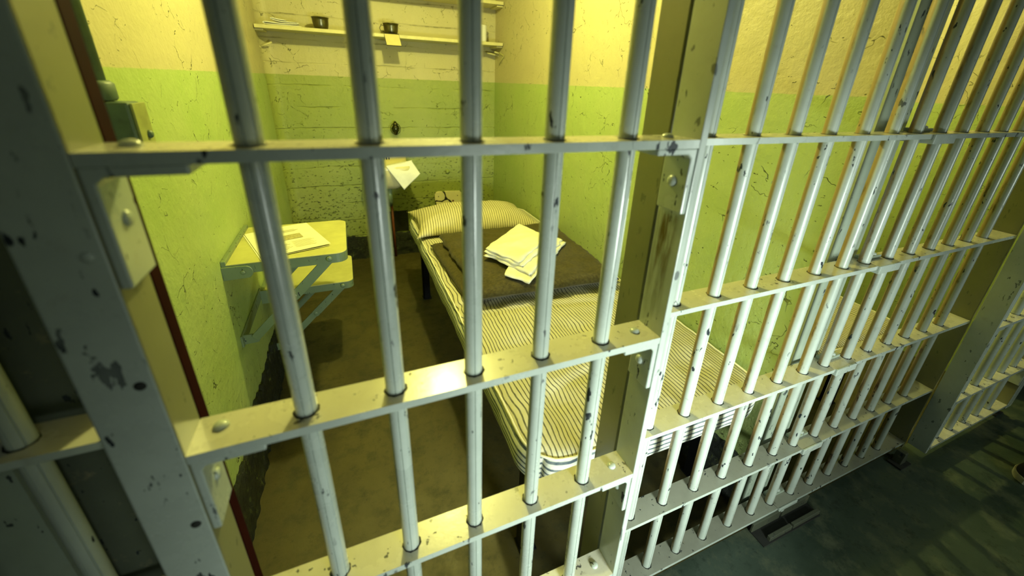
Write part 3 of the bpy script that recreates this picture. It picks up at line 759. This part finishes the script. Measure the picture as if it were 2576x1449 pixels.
bm = bmesh.new(); lathe(bm, [(.020, 0), (.020, -.004), (.011, -.005), (.011, -.012), (.008, -.014), (.001, -.014)], (.627, YB, .657), 28, 'y')
tag(link('wall_plug', bm, M['wall_back'], smooth=True), 'round painted-over pipe plug on the back wall right of the sink', 'pipe plug')

# ------------------------------------------------------------------ bed
def soft_box(name, x0, x1, y0, y1, z0, z1, r, step, disp, mats, parent=None, uvf=None, RC=0):
    nx, ny, nz = max(2, round((x1-x0)/step)), max(2, round((y1-y0)/step)), max(2, round((z1-z0)/.012))
    bm = bmesh.new(); V = {}
    def vert(i, j, k):
        key = (i, j, k)
        if key in V: return V[key]
        p = Vector((x0+(x1-x0)*i/nx, y0+(y1-y0)*j/ny, z0+(z1-z0)*k/nz))
        rv = r; rz = min(r, (z1-z0)/2*.98)
        q = Vector((min(max(p.x, x0+rv), x1-rv), min(max(p.y, y0+rv), y1-rv), min(max(p.z, z0+rz), z1-rz)))
        d = Vector(((p.x-q.x)/rv, (p.y-q.y)/rv, (p.z-q.z)/rz))
        nrm = d.normalized() if d.length > 0 else Vector((0, 0, 1))
        if d.length > 0: p2 = q + Vector((nrm.x*rv, nrm.y*rv, nrm.z*rz))
        else: p2 = p
        if RC:
            ix, iy = min(max(p2.x, x0+RC), x1-RC), min(max(p2.y, y0+RC), y1-RC); ddx, ddy = p2.x-ix, p2.y-iy
            if ddx and ddy:
                ll = math.hypot(ddx, ddy); sc = max(abs(ddx), abs(ddy))/ll; p2 = Vector((ix+ddx*sc, iy+ddy*sc, p2.z))
        p2 = p2 + disp(p2, nrm)
        V[key] = bm.verts.new(p2); return V[key]
    def face(vs, mi, kind):
        f = bm.faces.new(vs); f.material_index = mi; f.smooth = True; f.tag = False; kinds[f] = kind; return f
    kinds = {}
    for i in range(nx):
        for j in range(ny):
            face((vert(i,j,nz), vert(i+1,j,nz), vert(i+1,j+1,nz), vert(i,j+1,nz)), 0, 't')
            face((vert(i,j,0), vert(i,j+1,0), vert(i+1,j+1,0), vert(i+1,j,0)), 1, 'b')
    for k in range(nz):
        for i in range(nx):
            face((vert(i,0,k), vert(i+1,0,k), vert(i+1,0,k+1), vert(i,0,k+1)), 1, 's')
            face((vert(i,ny,k), vert(i,ny,k+1), vert(i+1,ny,k+1), vert(i+1,ny,k)), 1, 's')
        for j in range(ny):
            face((vert(0,j,k), vert(0,j,k+1), vert(0,j+1,k+1), vert(0,j+1,k)), 1, 's')
            face((vert(nx,j,k), vert(nx,j+1,k), vert(nx,j+1,k+1), vert(nx,j,k+1)), 1, 's')
    uvl = bm.loops.layers.uv.new('UVMap')
    if uvf:
        for f in bm.faces:
            for l in f.loops: l[uvl].uv = uvf(l.vert.co, kinds[f])
    me = bpy.data.meshes.new(name); bm.to_mesh(me); bm.free()
    for x in mats: me.materials.append(x)
    o = bpy.data.objects.new(name, me); COL.objects.link(o)
    if parent: o.parent = parent
    return o
def bed(label, mlabel, x0, x1, y0, y1, ztop, seed=0, wall_side=1):
    t = thing('prison_bed', label, 'bed', ((x0+x1)/2, (y0+y1)/2, 0))
    def lo(o): o.location = -t.location; return o
    zf = ztop-.122
    bm = bmesh.new(); a, b, c, d = x0+.045, x1-.03, y0+.11, y1-.04
    for q in ((a, b, c, c+.03), (a, b, d-.03, d), (a, a+.03, c, d), (b-.03, b, c, d)): box(bm, q[0], q[1], q[2], q[3], zf-.035, zf)
    lo(link('frame', bm, M['bedframe'], t))
    bm = bmesh.new()
    for k in range(9): yy = c + (d-c)*(k+.5)/9; box(bm, a, b, yy-.02, yy+.02, zf-.004, zf)
    lo(link('slat', bm, M['bedframe'], t))
    for xx in (a, b-.04):
        for yy in (c+.02, d-.16):
            bm = bmesh.new(); box(bm, xx, xx+.042, yy, yy+.006, 0, zf-.03); box(bm, xx, xx+.006, yy, yy+.042, 0, zf-.03)
            box(bm, xx-.004, xx+.05, yy-.004, yy+.05, 0, .005)
            lo(link('leg', bm, M['bedframe'], t, bevel=.001))
    def CR(x, y):
        a = 0
        for yc, am, fx in ((.34, .010, 6), (.62, .007, 4.5), (.47, .004, 9), (.80, .006, 7), (.22, .006, 5)):
            yy = y0 + yc + .05*math.sin(fx*x + yc*20 + seed) ; k = noise.noise(Vector((x*3, yc*9, seed)))
            a -= am*max(0, .3+k*2)*math.exp(-((y-yy)/.016)**2); a += am*.5*max(0, .3+k*2)*math.exp(-((y-yy-.035)/.03)**2)
        return a
    def disp(p, n):
        tuft = 0
        for ty in range(7):
            for tx in range(3):
                cx = x0 + (x1-x0)*(.2+.3*tx); cy = y0+.18 + (y1-y0-.3)*ty/6
                dd = ((p.x-cx)**2 + (p.y-cy)**2)/(.055**2)
                if dd < 6: tuft -= .013*math.exp(-dd)
        w_ = .007*noise.noise(Vector((p.x*4, p.y*3, seed))) + .0035*noise.noise(Vector((p.x*13, p.y*9, seed+3))) + .0018*noise.noise(Vector((p.x*34, p.y*22, seed+8)))
        sx = .006*noise.noise(Vector((p.y*5, p.z*6, seed+2))) + .003*noise.noise(Vector((p.y*17, p.x*17, p.z*20)))
        w_ += CR(p.x, p.y)
        wl = .8 if n.z > .5 else .25
        return Vector((n.x*sx, n.y*sx, (w_+tuft)*wl if n.z >= -.1 else 0))
    def uvf(p, kind):
        wob = .022*noise.noise(Vector((p.x*4, p.y*3.4, seed+4))) + .009*noise.noise(Vector((p.x*11, p.y*9, seed+6))) + .0028*noise.noise(Vector((p.x*26, p.y*24, seed+7)))
        if kind == 't': return (p.x + wob + CR(p.x, p.y)*1.3, p.y)
        return (p.z + .004*noise.noise(Vector((p.x*9, p.y*9, seed))), p.y)
    mt = soft_box('mattress', x0, x1, y0, y1, ztop-.120, ztop, .045, .011, disp, [M['ticking'], M['ticking_side']], None, uvf, RC=.11)
    tag(mt, mlabel, 'mattress')
    # stitched piping round the top edge
    bm = bmesh.new(); q = round_poly([(x0+.013, y0+.013), (x1-.013, y0+.013), (x1-.013, y1-.013), (x0+.013, y1-.013)], .100, 10); pts = []
    for i in range(len(q)):
        p, p2 = Vector(q[i]), Vector(q[(i+1) % len(q)]); m_ = max(1, int((p2-p).length/.02))
        for k in range(m_):
            s = p.lerp(p2, k/m_); d_ = disp(Vector((s.x, s.y, ztop)), Vector((0, 0, 1)))
            pts.append((s.x + .002*noise.noise(Vector((s.x*40, s.y*40, 1))), s.y + .002*noise.noise(Vector((s.x*40, s.y*40, 2))), ztop - .009 + d_.z))
    tube(bm, pts, .0035, 6, True); link('piping', bm, M['linen'], mt, smooth=True)
    return t, mt
bed('low dark steel bed standing along the right wall of the cell', 'striped ticking mattress on the bed in the near cell', .219, 1.012, .098, 2.06, .522, 0)
bed('low dark steel bed just visible in the next cell through the bars', 'striped ticking mattress in the next cell behind the bars', 1.165, 1.90, .16, 2.06, .50, 11)

# pillow
def pillow(label, cx, cy, z0, L_, W_, H_, rot):
    bm = bmesh.new(); n, m2 = 90, 44; uvl = bm.loops.layers.uv.new('UVMap'); top, bot = [], []
    for j in range(m2+1):
        rt, rb = [], []
        for i in range(n+1):
            u, v = -1 + 2*i/n, -1 + 2*j/m2
            ear = .10*(abs(u)**5)*(abs(v)**3); px = u*L_/2*(1 - .06*(1-abs(v)**2)*abs(u)**3 + ear*.5); py = v*W_/2*(1 - .10*(1-abs(u)**2)*abs(v)**3 + ear)
            h = H_*max(0, (1-abs(u)**3.2))**.55*max(0, (1-abs(v)**2.6))**.60
            wr = .006*noise.noise(Vector((px*9, py*14, 1))) + .003*noise.noise(Vector((px*30, py*20, 5)))
            e = i in (0, n) or j in (0, m2)
            sag = .05*H_*noise.noise(Vector((px*4, py*4, 9)))
            zt = z0 + .018 + h*.80 + (0 if e else wr + sag) ; zb = max(z0 + .002, z0 + .018 - h*.3)
            if e: zt = z0 + .018 + .006*noise.noise(Vector((px*18, py*18, 2)))
            rt.append(bm.verts.new((px, py, zt))); rb.append(rt[-1] if e else bm.verts.new((px, py, zb)))
        top.append(rt); bot.append(rb)
    for j in range(m2):
        for i in range(n):
            bm.faces.new((top[j][i], top[j][i+1], top[j+1][i+1], top[j+1][i]))
            q = (bot[j][i], bot[j+1][i], bot[j+1][i+1], bot[j][i+1])
            if not (i in (0, n-1) or j in (0, m2-1)) : bm.faces.new(q)
            else:
                try: bm.faces.new(q)
                except ValueError: pass
    for f in bm.faces:
        f.smooth = True
        for l in f.loops:
            c = l.vert.co; l[uvl].uv = (c.x - c.y*.10 + .004*noise.noise(Vector((c.x*9, c.y*9, 0))), c.y)
    o = link('pillow', bm, M['ticking_pillow'], smooth=True); o.location = (cx, cy, 0); o.rotation_euler = (0, 0, rot)
    return tag(o, label, 'pillow')
pil = pillow('striped ticking pillow at the head of the near bed', .575, 1.80, .524, .70, .44, .115, -.03)

# folded wool blanket: lower layer and a shifted upper layer with the roll at the front
t = thing('wool_blanket', 'dark brown wool blanket folded flat across the near mattress', 'blanket', (.6, 1.15, .53))
def lo(o): o.location = -t.location; return o
lo(soft_quad('lower_fold', [(.272, .845), (.965, .815), (.985, 1.52), (.252, 1.46)], .525, .554, M['blanket'], t, n=46, bulge=.004, wr=.004, seed=3, scale=7))
lo(soft_quad('upper_fold', [(.318, .805), (.925, .775), (.972, 1.50), (.300, 1.50)], .549, .592, M['blanket'], t, n=46, bulge=.008, wr=.011, edge=1.5, seed=8, scale=6))
# folded sheets
t = thing('folded_sheets', 'cream bed linen folded in a thick stack on the brown blanket', 'bed linen', (.65, 1.1, .59))
lo(soft_quad('sheet_fold', [(.435, .880), (.512, .790), (.862, 1.130), (.722, 1.300)], .603, .616, M['linen'], t, n=40, bulge=.004, wr=.007, edge=2.2, seed=21, scale=12))
lo(soft_quad('sheet_fold', [(.420, 1.075), (.535, .835), (.845, 1.135), (.730, 1.350)], .614, .628, M['linen'], t, n=40, bulge=.004, wr=.007, edge=2.2, seed=22, scale=12))
lo(soft_quad('sheet_fold', [(.418, 1.085), (.522, .885), (.790, 1.135), (.710, 1.372)], .627, .641, M['linen'], t, n=40, bulge=.005, wr=.006, edge=1.6, seed=23, scale=12))
lo(soft_quad('sheet_fold', [(.424, 1.090), (.515, .905), (.765, 1.140), (.705, 1.365)], .640, .650, M['linen'], t, n=40, bulge=.005, wr=.006, edge=1.6, seed=25, scale=11))

# ------------------------------------------------------------------ sneaker at the right edge
t = thing('sneaker', 'dark canvas sneaker with pale rubber sole on the corridor floor, right edge', 'shoe', (2.262, -.262, 0))
t.rotation_euler = (0, 0, math.radians(-8))
def shoe_outline(s):
    """half width at s (0 toe .. 1 heel)"""
    return .050*math.sqrt(max(0, 1-(1-min(1, s/.22))**2))*(1 - .28*math.exp(-((s-.62)/.16)**2))*(math.sqrt(max(0, 1-((max(s, .86)-.86)/.14)**2)) if s > .86 else 1)
Ls = .285; n = 40
def shoe_layer(z, grow):
    pts = []
    for k in range(n+1): s = k/n; pts.append((-.15 + s*Ls - (.004*grow if s == 0 else 0), shoe_outline(s)*(1+.04*grow) + .002, z))
    for k in range(n, -1, -1): s = k/n; pts.append((-.15 + s*Ls, -shoe_outline(s)*(1+.04*grow) - .002, z))
    return pts
bm = bmesh.new(); Ls_ = [[bm.verts.new(p) for p in shoe_layer(z, g)] for z, g in ((0, 0), (.004, 1.2), (.024, 1.4), (.027, .6))]
for a, b in zip(Ls_, Ls_[1:]):
    for k in range(len(a)): bm.faces.new((a[k], a[(k+1) % len(a)], b[(k+1) % len(b)], b[k]))
bm.faces.new(Ls_[0][::-1]); bm.faces.new(Ls_[-1]); link('sole', bm, M['rubber'], t, smooth=False)
bm = bmesh.new(); rows = []
for k in range(n+1):
    s = k/n; hw = shoe_outline(s)*.97 + .001; top = .030 + .030*min(1, s/.15)**.6 + .045*max(0, min(1, (s-.2)/.35))**1.2 - .012*math.exp(-((s-.78)/.1)**2)
    rows.append([bm.verts.new((-.15 + s*Ls, hw*math.cos(a), .026 + (top-.026)*math.sin(a)**.8)) for a in [math.pi*q/16 for q in range(17)]])
for a, b in zip(rows, rows[1:]):
    for q in range(16): bm.faces.new((a[q], a[q+1], b[q+1], b[q]))
link('upper', bm, M['canvas'], t, smooth=True)
bm = bmesh.new()
for k in range(5):
    x = -.07 + k*.02; z = .078 + k*.006; tube(bm, [(x, -.026, z-.010), (x+.005, 0, z+.004), (x, .026, z-.010)], .0028, 6)
link('laces', bm, M['lace'], t, smooth=True)
